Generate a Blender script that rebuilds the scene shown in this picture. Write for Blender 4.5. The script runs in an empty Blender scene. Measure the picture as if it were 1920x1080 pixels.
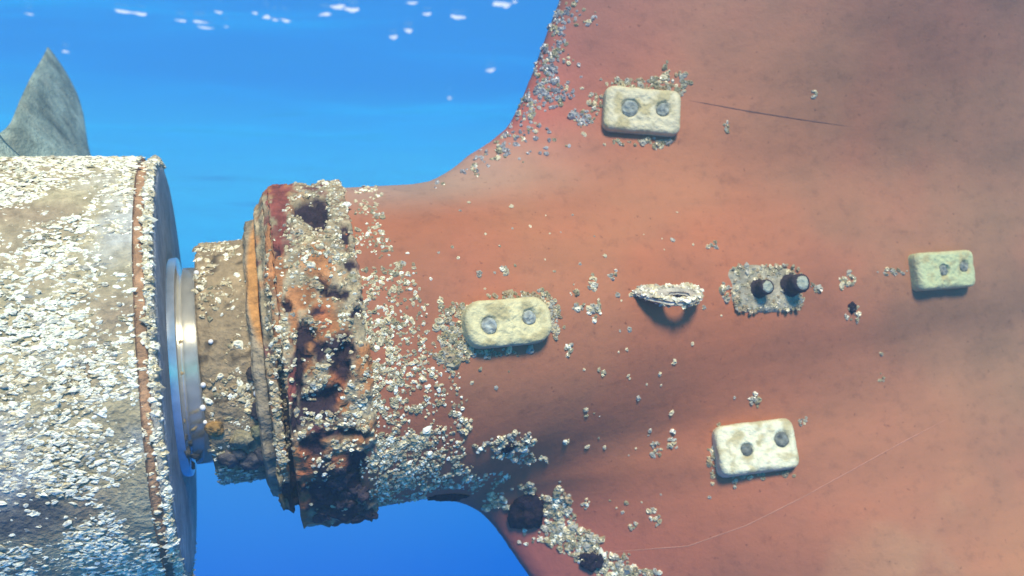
import bpy, math, random
import numpy as np
from mathutils import Vector, Matrix, noise
from mathutils.bvhtree import BVHTree

random.seed(7)
rng = np.random.default_rng(11)
S = bpy.context.scene
C = S.collection

# ------------------------------------------------------------------ camera
F = 1920 / 2 / math.tan(math.radians(30))          # focal length in photo pixels
cam_d = bpy.data.cameras.new('camera')
cam = bpy.data.objects.new('camera', cam_d); C.objects.link(cam)
cam_d.sensor_width = 36; cam_d.lens = 18 / math.tan(math.radians(30))
cam_d.clip_start = 0.05; cam_d.clip_end = 2000
cam.location = (0, 0, 0); cam.rotation_euler = (math.radians(90), 0, 0)
S.camera = cam
cam_d.dof.use_dof = True; cam_d.dof.focus_distance = 1.95; cam_d.dof.aperture_fstop = 2.4

# ------------------------------------------------------------------ light
EL, AZ = math.radians(43), math.radians(12)        # sun height, and how far right of behind the camera
L = Vector((math.sin(AZ) * math.cos(EL), -math.cos(AZ) * math.cos(EL), math.sin(EL)))
sd = bpy.data.lights.new('sun', 'SUN'); sd.energy = 5.0; sd.angle = math.radians(14); sd.color = (1.0, 0.90, 0.74)
sun = bpy.data.objects.new('sun', sd); C.objects.link(sun)
sun.rotation_euler = L.to_track_quat('Z', 'Y').to_euler(); sun.location = L * 20

world = bpy.data.worlds.new('World'); S.world = world; world.use_nodes = True
nt = world.node_tree; nt.nodes.clear()
def wn(t, **k):
    n = nt.nodes.new(t)
    for a, b in k.items(): setattr(n, a, b)
    return n
out = wn('ShaderNodeOutputWorld')
sky = wn('ShaderNodeTexSky', sky_type='NISHITA', sun_disc=False, sun_elevation=EL, sun_rotation=math.pi - AZ)
bg_sky = wn('ShaderNodeBackground'); bg_sky.inputs[1].default_value = 0.1
nt.links.new(sky.outputs[0], bg_sky.inputs[0])
tc = wn('ShaderNodeTexCoord'); sep = wn('ShaderNodeSeparateXYZ'); nt.links.new(tc.outputs['Generated'], sep.inputs[0])
mr = wn('ShaderNodeMapRange'); mr.inputs[1].default_value = -1; mr.inputs[2].default_value = 1
nt.links.new(sep.outputs[2], mr.inputs[0])
rmp = wn('ShaderNodeValToRGB'); cr = rmp.color_ramp
WATER = [(-1.0, (.000, .05, .34)), (-.30, (.000, .140, .74)), (-.10, (.002, .34, .96)), (.03, (.030, .90, 1.36)),
         (.10, (.045, .92, 1.38)), (.22, (.020, .34, .88)), (.35, (.03, .28, .75)), (1.0, (.20, .52, .80))]
while len(cr.elements) < len(WATER): cr.elements.new(0.5)
for e, (p, c) in zip(cr.elements, WATER): e.position = (p + 1) / 2; e.color = (*c, 1)
nt.links.new(mr.outputs[0], rmp.inputs[0])
bg_w = wn('ShaderNodeBackground'); bg_w.inputs[1].default_value = 1.0
nt.links.new(rmp.outputs[0], bg_w.inputs[0])
mrs = wn('ShaderNodeMapRange'); mrs.interpolation_type = 'SMOOTHSTEP'
mrs.inputs[1].default_value = .45; mrs.inputs[2].default_value = .9
nt.links.new(sep.outputs[2], mrs.inputs[0])
mx = wn('ShaderNodeMixShader'); nt.links.new(mrs.outputs[0], mx.inputs[0])
nt.links.new(bg_w.outputs[0], mx.inputs[1]); nt.links.new(bg_sky.outputs[0], mx.inputs[2])
nt.links.new(mx.outputs[0], out.inputs[0])

S.view_settings.view_transform = 'Standard'; S.view_settings.look = 'None'
S.view_settings.gamma = 1; S.view_settings.use_curve_mapping = False
S.view_settings.exposure = 0.42
S.render.engine = 'CYCLES'
S.cycles.use_denoising = True
S.cycles.max_bounces = 5; S.cycles.volume_bounces = 0; S.cycles.transparent_max_bounces = 8

# ------------------------------------------------------------------ frames and helpers
P0 = Vector((-0.893, 2.32, -0.209))
U = Vector((1, 0.249, 0.103)).normalized()
Wd = Vector((0.2416, -0.9704, 0)); Wd = (Wd - U * Wd.dot(U)).normalized()
V = Wd.cross(U)
M = Matrix(((U.x, V.x, Wd.x, P0.x), (U.y, V.y, Wd.y, P0.y), (U.z, V.z, Wd.z, P0.z), (0, 0, 0, 1)))
MI = M.inverted()
MN, MIN = np.array(M), np.array(MI)

def ray(px, py): return Vector(((px - 960) / F, 1, (540 - py) / F)).normalized()
def proj(p): return 960 + F * p[0] / p[1], 540 - F * p[2] / p[1]
def projn(a):
    return 960 + F * a[:, 0] / a[:, 1], 540 - F * a[:, 2] / a[:, 1]
def to_w(a): return a @ MN[:3, :3].T + MN[:3, 3]
def to_l(a): return a @ MIN[:3, :3].T + MIN[:3, 3]
def plane_uv(px, py, w=0.0):
    r = ray(px, py); t = (w + P0.dot(Wd)) / r.dot(Wd)
    q = MI @ (r * t); return q.x, q.y

def sstep(a, b, x):
    t = np.clip((x - a) / (b - a), 0, 1); return t * t * (3 - 2 * t)
def nz(p, s=1.0, o=0.0): return noise.noise(Vector(p) * s + Vector((o, o * 1.7, o * .3)))
def fbm(p, s, o=0.0, n=3):
    v, a = 0, 1
    for i in range(n): v += a * nz(p, s * 2 ** i, o + i * 7.3); a *= .5
    return v

def tag(o, label=None, cat=None, group=None, kind=None):
    if label: o['label'] = label
    if cat: o['category'] = cat
    if group: o['group'] = group
    if kind: o['kind'] = kind
    return o
def empty(name, mat=None):
    o = bpy.data.objects.new(name, None); C.objects.link(o); o.empty_display_size = .05
    if mat is not None: o.matrix_world = mat
    return o
def mesh(name, verts, faces, mat, parent=None, smooth=True, col=None, matrix=None):
    me = bpy.data.meshes.new(name)
    me.from_pydata([tuple(v) for v in verts], [], [tuple(int(i) for i in f) for f in faces]); me.update()
    if smooth: me.polygons.foreach_set('use_smooth', [True] * len(me.polygons))
    if col is not None:
        at = me.color_attributes.new('tint', 'FLOAT_COLOR', 'POINT')
        cc = np.ones((len(verts), 4), dtype=np.float32); cc[:, :3] = np.clip(col, 0, 1)
        at.data.foreach_set('color', cc.ravel())
    me.materials.append(mat)
    o = bpy.data.objects.new(name, me); C.objects.link(o)
    if parent is not None: o.parent = parent
    elif matrix is not None: o.matrix_world = matrix
    return o

# ------------------------------------------------------------------ materials
def material(name, rough=.7, bump=0.0, bscale=60, base=None, attr=False, noise_amt=.25, nscale=25, metal=0.0, spec=.3, stops=None):
    m = bpy.data.materials.new(name); m.use_nodes = True
    t = m.node_tree; b = t.nodes['Principled BSDF']
    b.inputs['Roughness'].default_value = rough; b.inputs['Metallic'].default_value = metal
    b.inputs['Specular IOR Level'].default_value = spec
    co = t.nodes.new('ShaderNodeTexCoord')
    n = t.nodes.new('ShaderNodeTexNoise'); n.inputs['Scale'].default_value = nscale; n.inputs['Detail'].default_value = 6
    n.inputs['Roughness'].default_value = .65
    t.links.new(co.outputs['Object'], n.inputs['Vector'])
    if stops:
        r = t.nodes.new('ShaderNodeValToRGB')
        while len(r.color_ramp.elements) < len(stops): r.color_ramp.elements.new(.5)
        for e, (p, c) in zip(r.color_ramp.elements, stops): e.position = p; e.color = (*c, 1)
        t.links.new(n.outputs[0], r.inputs[0]); src = r.outputs[0]
    else:
        if attr:
            a = t.nodes.new('ShaderNodeVertexColor'); a.layer_name = 'tint'; src = a.outputs[0]
        else:
            a = t.nodes.new('ShaderNodeRGB'); a.outputs[0].default_value = (*base, 1); src = a.outputs[0]
        mrn = t.nodes.new('ShaderNodeMapRange')
        mrn.inputs[1].default_value = .3; mrn.inputs[2].default_value = .7
        mrn.inputs[3].default_value = 1 - noise_amt; mrn.inputs[4].default_value = 1 + noise_amt
        t.links.new(n.outputs[0], mrn.inputs[0])
        mu = t.nodes.new('ShaderNodeMix'); mu.data_type = 'RGBA'; mu.blend_type = 'MULTIPLY'; mu.inputs[0].default_value = 1
        t.links.new(src, mu.inputs[6]); t.links.new(mrn.outputs[0], mu.inputs[7]); src = mu.outputs[2]
    t.links.new(src, b.inputs['Base Color'])
    if bump:
        n2 = t.nodes.new('ShaderNodeTexNoise'); n2.inputs['Scale'].default_value = bscale; n2.inputs['Detail'].default_value = 5
        t.links.new(co.outputs['Object'], n2.inputs['Vector'])
        bp = t.nodes.new('ShaderNodeBump'); bp.inputs['Strength'].default_value = bump; bp.inputs['Distance'].default_value = .01
        t.links.new(n2.outputs[0], bp.inputs['Height']); t.links.new(bp.outputs[0], b.inputs['Normal'])
    return m

def hull_material():
    m = bpy.data.materials.new('red_antifouling_paint'); m.use_nodes = True
    t = m.node_tree; b = t.nodes['Principled BSDF']
    b.inputs['Roughness'].default_value = .62; b.inputs['Specular IOR Level'].default_value = .25
    co = t.nodes.new('ShaderNodeTexCoord')
    def tex(scale, detail=5, vec=None, rough=.6):
        n = t.nodes.new('ShaderNodeTexNoise'); n.inputs['Scale'].default_value = scale; n.inputs['Detail'].default_value = detail
        n.inputs['Roughness'].default_value = rough
        t.links.new(vec or co.outputs['Object'], n.inputs['Vector']); return n.outputs[0]
    def ramp(src, stops):
        r = t.nodes.new('ShaderNodeValToRGB')
        while len(r.color_ramp.elements) < len(stops): r.color_ramp.elements.new(.5)
        for e, (p, c) in zip(r.color_ramp.elements, stops): e.position = p; e.color = (*c, 1)
        t.links.new(src, r.inputs[0]); return r.outputs[0]
    def mix(fac, a, c, mode='MIX'):
        x = t.nodes.new('ShaderNodeMix'); x.data_type = 'RGBA'; x.blend_type = mode
        if isinstance(fac, (int, float)): x.inputs[0].default_value = fac
        else: t.links.new(fac, x.inputs[0])
        for s, v in ((6, a), (7, c)):
            if isinstance(v, tuple): x.inputs[s].default_value = (*v, 1)
            else: t.links.new(v, x.inputs[s])
        return x.outputs[2]
    a = t.nodes.new('ShaderNodeVertexColor'); a.layer_name = 'tint'
    mp = t.nodes.new('ShaderNodeMapping'); mp.inputs['Scale'].default_value = (.35, 1.6, 1.0)
    t.links.new(co.outputs['Object'], mp.inputs['Vector'])
    blot = ramp(tex(2.2, 6), [(.3, (.78, .82, .84)), (.5, (1, 1, 1)), (.72, (1.14, 1.06, .98))])
    streak = ramp(tex(5, 7, mp.outputs[0], .7), [(.3, (.86, .88, .88)), (.52, (1, 1, 1)), (.75, (1.08, 1.04, 1.0))])
    fine = ramp(tex(26, 6, None, .7), [(.30, (.80, .80, .82)), (.46, (1, 1, 1)), (.7, (1.04, 1.03, 1.02))])
    speck = ramp(tex(60, 3), [(.25, (.55, .5, .5)), (.34, (1, 1, 1)), (1, (1, 1, 1))])
    c = mix(1, a.outputs[0], blot, 'MULTIPLY'); c = mix(1, c, streak, 'MULTIPLY'); c = mix(1, c, fine, 'MULTIPLY'); c = mix(1, c, speck, 'MULTIPLY')
    t.links.new(c, b.inputs['Base Color'])
    bp = t.nodes.new('ShaderNodeBump'); bp.inputs['Strength'].default_value = .35; bp.inputs['Distance'].default_value = .012
    t.links.new(tex(14, 8, None, .7), bp.inputs['Height']); t.links.new(bp.outputs[0], b.inputs['Normal'])
    return m

M_hull = hull_material()
M_shell = material('barnacle_shell', rough=.33, attr=True, noise_amt=.15, nscale=80, spec=.7)
M_crust = material('fouling_crust', rough=.8, attr=True, noise_amt=.35, nscale=45, bump=.8, bscale=90)
M_rust = material('rust_scale', rough=.85, attr=True, noise_amt=.40, nscale=38, bump=1.0, bscale=70)
M_zinc = material('corroded_zinc', rough=.6, attr=True, noise_amt=.14, nscale=60, bump=.5, bscale=110, spec=.3)
M_steel = material('bare_steel', rough=.20, base=(.80, .76, .64), noise_amt=.15, nscale=40, metal=.75, spec=.9)
M_face = material('slimed_bronze', rough=.7, attr=True, noise_amt=.32, nscale=30, bump=.7, bscale=120)
M_dark = material('growth_and_slot_shade', rough=.9, base=(.028, .018, .026), noise_amt=.5, nscale=40, bump=1.0, bscale=60, spec=.1)
M_stud = material('dark_stud', rough=.8, base=(.045, .03, .035), noise_amt=.4, nscale=90, bump=.6, bscale=120)
M_scratch = material('paint_scratch', rough=.7, base=(.46, .21, .13), noise_amt=.2, nscale=40)
M_seam = material('dark_seam', rough=.9, base=(.14, .07, .055), noise_amt=.4, nscale=40)
M_bead = material('white_bead', rough=.2, base=(.85, .85, .82), noise_amt=.03, spec=.6)

# ------------------------------------------------------------------ sea surface overhead
SURF = 2.0
def sea_material():
    m = bpy.data.materials.new('sea_surface'); m.use_nodes = True; t = m.node_tree; t.nodes.clear()
    o = t.nodes.new('ShaderNodeOutputMaterial'); tr = t.nodes.new('ShaderNodeBsdfTransparent'); gl = t.nodes.new('ShaderNodeBsdfGlossy')
    tr.inputs[0].default_value = (.93, .96, .98, 1); gl.inputs['Roughness'].default_value = .12; gl.inputs[0].default_value = (.75, .85, .95, 1)
    fr = t.nodes.new('ShaderNodeLayerWeight'); fr.inputs[0].default_value = .25
    co = t.nodes.new('ShaderNodeTexCoord'); n = t.nodes.new('ShaderNodeTexNoise'); n.inputs['Scale'].default_value = 1.6; n.inputs['Detail'].default_value = 6
    mp = t.nodes.new('ShaderNodeMapping'); mp.inputs['Scale'].default_value = (.45, 1.2, 1)
    t.links.new(co.outputs['Object'], mp.inputs[0]); t.links.new(mp.outputs[0], n.inputs[0])
    bp = t.nodes.new('ShaderNodeBump'); bp.inputs['Strength'].default_value = .22; bp.inputs['Distance'].default_value = .2
    t.links.new(n.outputs[0], bp.inputs['Height']); t.links.new(bp.outputs[0], gl.inputs['Normal']); t.links.new(bp.outputs[0], fr.inputs['Normal'])
    ms = t.nodes.new('ShaderNodeMixShader'); mu = t.nodes.new('ShaderNodeMath'); mu.operation = 'MULTIPLY'; mu.inputs[1].default_value = .85
    t.links.new(fr.outputs['Facing'], mu.inputs[0]); t.links.new(mu.outputs[0], ms.inputs[0])
    t.links.new(tr.outputs[0], ms.inputs[1]); t.links.new(gl.outputs[0], ms.inputs[2]); t.links.new(ms.outputs[0], o.inputs[0])
    return m
xs = np.linspace(-60, 60, 161); ys = np.concatenate([np.linspace(-30, 2, 33), np.linspace(2.4, 24, 90), np.linspace(25, 160, 50)])
gx, gy = np.meshgrid(xs, ys)
def wave(x, y):
    return .045 * np.sin(1.3 * y + .5 * x + .8 * np.sin(.7 * x)) + .03 * np.sin(2.3 * y - 1.1 * x + 1.1) + .02 * np.sin(4.1 * y + 1.7 * x) + .015 * np.sin(3.3 * x - 2.2 * y)
gz = SURF + wave(gx, gy)
nx_, ny_ = len(xs), len(ys)
fs = [(j * nx_ + i, j * nx_ + i + 1, (j + 1) * nx_ + i + 1, (j + 1) * nx_ + i) for j in range(ny_ - 1) for i in range(nx_ - 1)]
sea = mesh('sea_surface', np.stack([gx.ravel(), gy.ravel(), gz.ravel()], 1), fs, sea_material())
tag(sea, 'rippled underside of the sea surface along the top', 'sea surface', kind='structure')
# white flecks added to stand in for sun glints in the surface
mf = bpy.data.materials.new('glint_flecks'); mf.use_nodes = True; t_ = mf.node_tree; t_.nodes.clear()
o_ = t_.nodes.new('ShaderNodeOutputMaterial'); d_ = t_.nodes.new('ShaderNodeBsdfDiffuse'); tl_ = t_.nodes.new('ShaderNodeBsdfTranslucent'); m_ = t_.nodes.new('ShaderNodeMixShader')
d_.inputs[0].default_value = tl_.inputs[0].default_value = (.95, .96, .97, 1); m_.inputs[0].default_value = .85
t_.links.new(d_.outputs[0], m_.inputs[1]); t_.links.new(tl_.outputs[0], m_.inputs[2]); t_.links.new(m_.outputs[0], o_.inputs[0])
GLINTS = [(232, 19, 32, 8), (262, 22, 26, 8), (340, 32, 20, 6), (374, 31, 24, 7), (385, 53, 22, 9), (500, 13, 14, 7), (516, 19, 10, 5), (536, 22, 12, 8), (610, 15, 22, 6),
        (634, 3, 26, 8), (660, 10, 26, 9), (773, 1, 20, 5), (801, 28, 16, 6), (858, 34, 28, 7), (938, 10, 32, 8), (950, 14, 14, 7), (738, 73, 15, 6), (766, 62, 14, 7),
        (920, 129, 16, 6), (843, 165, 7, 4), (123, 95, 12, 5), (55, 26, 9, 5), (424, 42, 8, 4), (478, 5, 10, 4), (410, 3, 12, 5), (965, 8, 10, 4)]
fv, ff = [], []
for k, (px, py, wx, wy) in enumerate(GLINTS):
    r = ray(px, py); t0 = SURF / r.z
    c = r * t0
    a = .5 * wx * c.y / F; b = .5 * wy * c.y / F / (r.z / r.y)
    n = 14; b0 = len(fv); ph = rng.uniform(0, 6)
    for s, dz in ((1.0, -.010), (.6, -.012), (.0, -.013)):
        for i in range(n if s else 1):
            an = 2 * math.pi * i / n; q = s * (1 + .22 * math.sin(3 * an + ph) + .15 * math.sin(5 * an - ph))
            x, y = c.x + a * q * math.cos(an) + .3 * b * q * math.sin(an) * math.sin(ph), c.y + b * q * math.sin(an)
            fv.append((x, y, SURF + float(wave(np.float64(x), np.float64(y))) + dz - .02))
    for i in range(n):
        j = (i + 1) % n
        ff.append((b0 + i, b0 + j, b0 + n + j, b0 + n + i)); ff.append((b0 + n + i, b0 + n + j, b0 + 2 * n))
tag(mesh('glint_flecks', fv, ff, mf, sea), kind='stuff')

# ------------------------------------------------------------------ hull
top_px = [(862, 330), (890, 291), (925, 265), (952, 238), (975, 190), (1000, 130), (1022, 68), (1048, 0), (1075, -100), (1095, -220), (1110, -500)]
bot_px = [(850, 900), (880, 930), (905, 955), (938, 1005), (962, 1040), (988, 1078), (1030, 1140), (1090, 1220), (1200, 1350)]
edge = [plane_uv(x, y) for x, y in bot_px[::-1]] + [(.80, -.30), (.80, .30)] + [plane_uv(x, y) for x, y in top_px]
edge = sorted((v, u) for u, v in edge)
EV, EU = np.array([e[0] for e in edge]), np.array([e[1] for e in edge])
def smin(a, b, k):
    h = np.clip(.5 + .5 * (b - a) / k, 0, 1); return b + (a - b) * h - k * h * (1 - h)
RU = np.array([0, .45, .70, .95, 1.4, 1.75, 2.4, 3.2, 5]); RR = np.array([.435, .435, .43,   .39, .29, .22, .14, .10, .06])
def sdf(u, v, w):
    q = (np.sqrt(v * v + w * w) - np.interp(u, RU, RR)) * .98
    q = np.maximum(q, .44 - u)
    e = (u - np.interp(v, EV, EU)) * .85
    T = .185 + .30 * np.clip(v - .35, 0, None) ** 1.4 * sstep(0, 1.0, e) + .64 * np.clip(-v - .14, 0, None) ** 1.25 * sstep(-.1, 1.0, e)
    tt = .035 + (T - .035) * (1 - np.exp(-np.clip(e, 0, None) / .40))
    s = -smin(-(np.abs(w) - tt) , e, .05)
    return smin(q, s, .12 + .12 * sstep(.60, 1.05, u))

def surface_nets(f, ax):
    X, Y, Z = np.meshgrid(*ax, indexing='ij'); d = f(X, Y, Z)
    nx, ny, nzz = d.shape; s = d < 0
    acc = np.zeros((nx - 1, ny - 1, nzz - 1, 3)); cnt = np.zeros((nx - 1, ny - 1, nzz - 1))
    cn = [(i, j, k) for i in (0, 1) for j in (0, 1) for k in (0, 1)]
    sl = lambda c: tuple(slice(c[a], d.shape[a] - 1 + c[a]) for a in range(3))
    for c1 in cn:
        for a in range(3):
            if c1[a]: continue
            c2 = list(c1); c2[a] = 1
            d1, d2 = d[sl(c1)], d[sl(c2)]
            cr_ = (d1 < 0) != (d2 < 0); tt = np.where(cr_, d1 / np.where(cr_, d1 - d2, 1), 0)
            for b in range(3):
                acc[..., b] += np.where(cr_, c1[b] + (tt if b == a else 0), 0)
            cnt += cr_
    has = cnt > 0; idx = -np.ones(has.shape, int); idx[has] = np.arange(has.sum())
    I = np.argwhere(has); h = np.array([a[1] - a[0] for a in ax]); o = np.array([a[0] for a in ax])
    P = o + h * (I + acc[has] / cnt[has][:, None])
    faces = []
    for a in range(3):
        b, c = (a + 1) % 3, (a + 2) % 3
        lo = [slice(None)] * 3; hi = [slice(None)] * 3
        lo[a] = slice(0, -1); hi[a] = slice(1, None)
        s1, s2 = s[tuple(lo)], s[tuple(hi)]
        for flip in (0, 1):
            E = np.argwhere((s1 & ~s2) if not flip else (~s1 & s2))
            E = E[(E[:, b] > 0) & (E[:, c] > 0) & (E[:, b] < d.shape[b] - 1) & (E[:, c] < d.shape[c] - 1)]
            def g(db, dc):
                Q = E.copy(); Q[:, b] -= db; Q[:, c] -= dc; return idx[Q[:, 0], Q[:, 1], Q[:, 2]]
            q = np.stack([g(1, 1), g(0, 1), g(0, 0), g(1, 0)], 1)
            if flip: q = q[:, ::-1]
            faces.append(q)
    return P, np.concatenate(faces)
h_ = .024
P, HF = surface_nets(sdf, (np.arange(.40, 4.6, h_), np.arange(-1.75, 2.35, h_), np.arange(-1.1, 1.1, h_)))
for _ in range(3):
    e = 1e-3
    f0 = sdf(*P.T)
    G = np.stack([(sdf(*(P + np.eye(3)[a] * e).T) - sdf(*(P - np.eye(3)[a] * e).T)) / (2 * e) for a in range(3)], 1)
    P = P - np.clip(f0, -.02, .02)[:, None] * G / np.maximum((G * G).sum(1), .3)[:, None]
ship = tag(empty('ship_hull', M), 'red-brown painted ship stern with a bulging shaft bossing, filling the right side', 'ship hull')
# hull colours, pinker along the aft edge, with haze, shade and highlight painted in
hw = to_w(P); hpx, hpy = projn(np.maximum(hw, [-99, .3, -99]))
def blob(x, y, cx, cy, rx, ry): return np.clip(1 - ((x - cx) / rx) ** 2 - ((y - cy) / ry) ** 2, 0, 1)
paint = np.tile(np.array([.40, .138, .062]), (len(P), 1))
def lay(c, f):
    global paint
    paint = paint * (1 - f[:, None]) + np.array(c) * f[:, None]
ed = P[:, 0] - np.interp(P[:, 1], EV, EU)
lay((.41, .108, .085), .9 * np.exp(-np.clip(ed, 0, None) / .30) * sstep(.38, .6, np.abs(P[:, 1])))
lay((.29, .165, .095), .75 * sstep(1.3, 2.7, P[:, 0]))  # browner forward: the hazy fade is painted into the coat
lay((.50, .245, .10), .85 * sstep(1.6, 2.6, P[:, 0]) * sstep(-.5, -1.0, P[:, 1]))  # lighter and yellower low down forward
lay((.27, .125, .088), .7 * sstep(.5, 1.1, P[:, 1]))  # upper hull darker: shade of the overhang put into the colour
lay((.40, .33, .25), .6 * sstep(.30, .42, P[:, 1]) * sstep(1.3, .7, P[:, 0]) * sstep(.60, .47, P[:, 1]))  # highlight along the bossing top painted in as a silt-grey band
nb = np.array([fbm(p, 1.5, 3, 4) for p in P]); nb2 = np.array([fbm(p, 3.2, 13, 4) for p in P])
lay((.30, .19, .10), .24 * sstep(.0, .6, nb))
lay((.47, .13, .07), .14 * sstep(.1, .7, -nb2))
lay((.54, .31, .15), .6 * sstep(.05, .5, nb2) * sstep(1.3, 2.2, P[:, 0]) * sstep(-.4, -.8, P[:, 1]))
plating = mesh('plating', P, HF, M_hull, ship, col=paint)
hull_bvh = BVHTree.FromPolygons([Vector(p) for p in hw], [tuple(map(int, f)) for f in HF])
def cast(px, py, bvh=None):
    r = ray(px, py); h = (bvh or hull_bvh).ray_cast(Vector((0, 0, 0)), r)
    if h[0] is None: return None
    n = h[1]
    if n.dot(r) > 0: n = -n
    return h[0], n.normalized()

def tube_on_hull(name, pts, rad, mat, lift=0.0, dashes=None):
    vs, fc = [], []; hits = []
    for i in range(len(pts) - 1):
        for k in range(8):
            f = k / 8; hits.append(cast(pts[i][0] * (1 - f) + pts[i + 1][0] * f, pts[i][1] * (1 - f) + pts[i + 1][1] * f))
    hits = [h for h in hits if h]
    for i, (p, n) in enumerate(hits):
        q = hits[min(i + 1, len(hits) - 1)][0] - hits[max(i - 1, 0)][0]; s = n.cross(q).normalized()
        rr = rad * (1 + .5 * nz(p, 30)) * (min(1, i / 5 + .1, (len(hits) - 1 - i) / 5 + .1))
        for a in range(6):
            an = math.tau * a / 6; vs.append(MI @ (p + s * rr * math.cos(an) + n * (lift + rr * .6 * math.sin(an))))
    for i in range(len(hits) - 1):
        for a in range(6): fc.append((i * 6 + a, i * 6 + (a + 1) % 6, i * 6 + 6 + (a + 1) % 6, i * 6 + 6 + a))
    return mesh(name, vs, fc, mat, ship)
tube_on_hull('weld_seam', [(1290, 188), (1400, 208), (1500, 224), (1612, 240)], .0020, M_seam)
tube_on_hull('paint_scratch', [(1130, 1036), (1290, 1024), (1400, 985), (1500, 935), (1600, 880), (1690, 830), (1790, 778)], .0015, M_scratch)

# ------------------------------------------------------------------ barnacle builder
def barnacle_mesh(name, items, parent=None, matrix=None, k=7):
    """items: (pos, normal, radius, height factor, aspect, long axis, colour) in world coordinates"""
    n = len(items)
    pos = np.array([i[0] for i in items], float); nr = np.array([i[1] for i in items], float)
    rad = np.array([i[2] for i in items]); hf = np.array([i[3] for i in items]); asp = np.array([i[4] for i in items])
    ax = np.array([i[5] for i in items], float); col = np.array([i[6] for i in items], float)
    nr = nr + rng.normal(0, .22, nr.shape); nr /= np.linalg.norm(nr, axis=1)[:, None]
    ax = ax - nr * (ax * nr).sum(1)[:, None]; ax /= np.linalg.norm(ax, axis=1)[:, None] + 1e-9
    bx = np.cross(nr, ax)
    an = np.arange(k) * math.tau / k
    rings = [(1.0, -.25), (.72, .62), (.46, 1.0)]
    V_, Cc = [], []
    for ri, (r, z) in enumerate(rings):
        for a in an:
            j = rng.normal(1, .20, n); jz = rng.normal(1, .20, n)
            ca, sa = math.cos(a), math.sin(a)
            V_.append(pos + ax * (rad * asp * r * j * ca)[:, None] + bx * (rad * r * j * sa)[:, None] + nr * (rad * hf * z * jz)[:, None])
            Cc.append(col * (1.0, 1.0, 1.08)[ri] * rng.normal(1, .06, n)[:, None])
    V_.append(pos + nr * (rad * hf * .45)[:, None]); Cc.append(col * .45)
    V_ = np.stack(V_, 1); Cc = np.stack(Cc, 1); nv = 3 * k + 1
    base = (np.arange(n) * nv)[:, None]
    quads = []
    for r in range(2):
        for a in range(k):
            b = (a + 1) % k; quads.append([r * k + a, r * k + b, (r + 1) * k + b, (r + 1) * k + a])
    tris = [[2 * k + a, 2 * k + (a + 1) % k, 3 * k] for a in range(k)]
    q = (base[:, :, None] + np.array(quads)[None]).reshape(-1, 4); t3 = (base[:, :, None] + np.array(tris)[None]).reshape(-1, 3)
    vv = V_.reshape(-1, 3)
    mi = np.array((matrix or M).inverted()); vv = vv @ mi[:3, :3].T + mi[:3, 3]
    return mesh(name, vv, list(q) + list(t3), M_shell, parent, smooth=False, col=Cc.reshape(-1, 3), matrix=None if parent else matrix)
WHITE, CREAM, GREY, TAN, OLIVE = (.90, .86, .64), (.62, .53, .31), (.40, .37, .27), (.36, .27, .14), (.32, .28, .15)
def pick(cols, wts):
    return np.array(cols[rng.choice(len(cols), p=np.array(wts) / sum(wts))]) * rng.normal(1, .10)
def rand_dir():
    v = rng.normal(0, 1, 3); return v / np.linalg.norm(v)
def scatter_px(bvh, spots, size, cols, wts, asp=(1, 1.5), hf=(.5, .9), axis=None, flat=0.0):
    its = []
    for (cx, cy, rx, ry, n) in spots:
        for _ in range(int(n)):
            a = rng.uniform(0, math.tau); d = math.sqrt(rng.uniform())
            d = d * (1 + .25 * math.sin(3 * a + cx) + .15 * math.sin(7 * a + cy))
            h = cast(cx + rx * d * math.cos(a), cy + ry * d * math.sin(a), bvh)
            if not h: continue
            p, nn = h
            s = rng.lognormal(math.log(size), .32)
            its.append((p, nn, s, rng.uniform(*hf), rng.uniform(*asp), axis if axis is not None and rng.uniform() < .7 else rand_dir(), pick(cols, wts)))
    return its

# ------------------------------------------------------------------ revolved meshes
def revolve(prof, nth, disp=None, t0=0.0, t1=math.tau, cap=False):
    """prof: (u, r) list; returns local verts (u, v, w), faces; disp(u, th, r) -> r"""
    vs, fc = [], []
    full = abs(t1 - t0 - math.tau) < 1e-6
    m = nth if full else nth + 1
    for (u, r) in prof:
        for i in range(m):
            th = t0 + (t1 - t0) * i / nth
            rr, uu = r, u
            if disp: uu, rr = disp(u, th, r)
            vs.append((uu, rr * math.sin(th), rr * math.cos(th)))
    for j in range(len(prof) - 1):
        for i in range(nth):
            k = (i + 1) % m
            fc.append((j * m + i, j * m + k, (j + 1) * m + k, (j + 1) * m + i))
    if cap:
        for j, rev in ((0, False), (len(prof) - 1, True)):
            f = [j * m + i for i in range(m)]
            fc.append(tuple(f[::-1] if rev else f))
    return np.array(vs), fc
def bvh_of(vl, fc): return BVHTree.FromPolygons([Vector(p) for p in to_w(np.asarray(vl))], [tuple(map(int, f)) for f in fc])
def dense(pts, n):
    o = []
    for (a, b) in zip(pts[:-1], pts[1:]):
        for k in range(n): o.append((a[0] + (b[0] - a[0]) * k / n, a[1] + (b[1] - a[1]) * k / n))
    return o + [pts[-1]]

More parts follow.
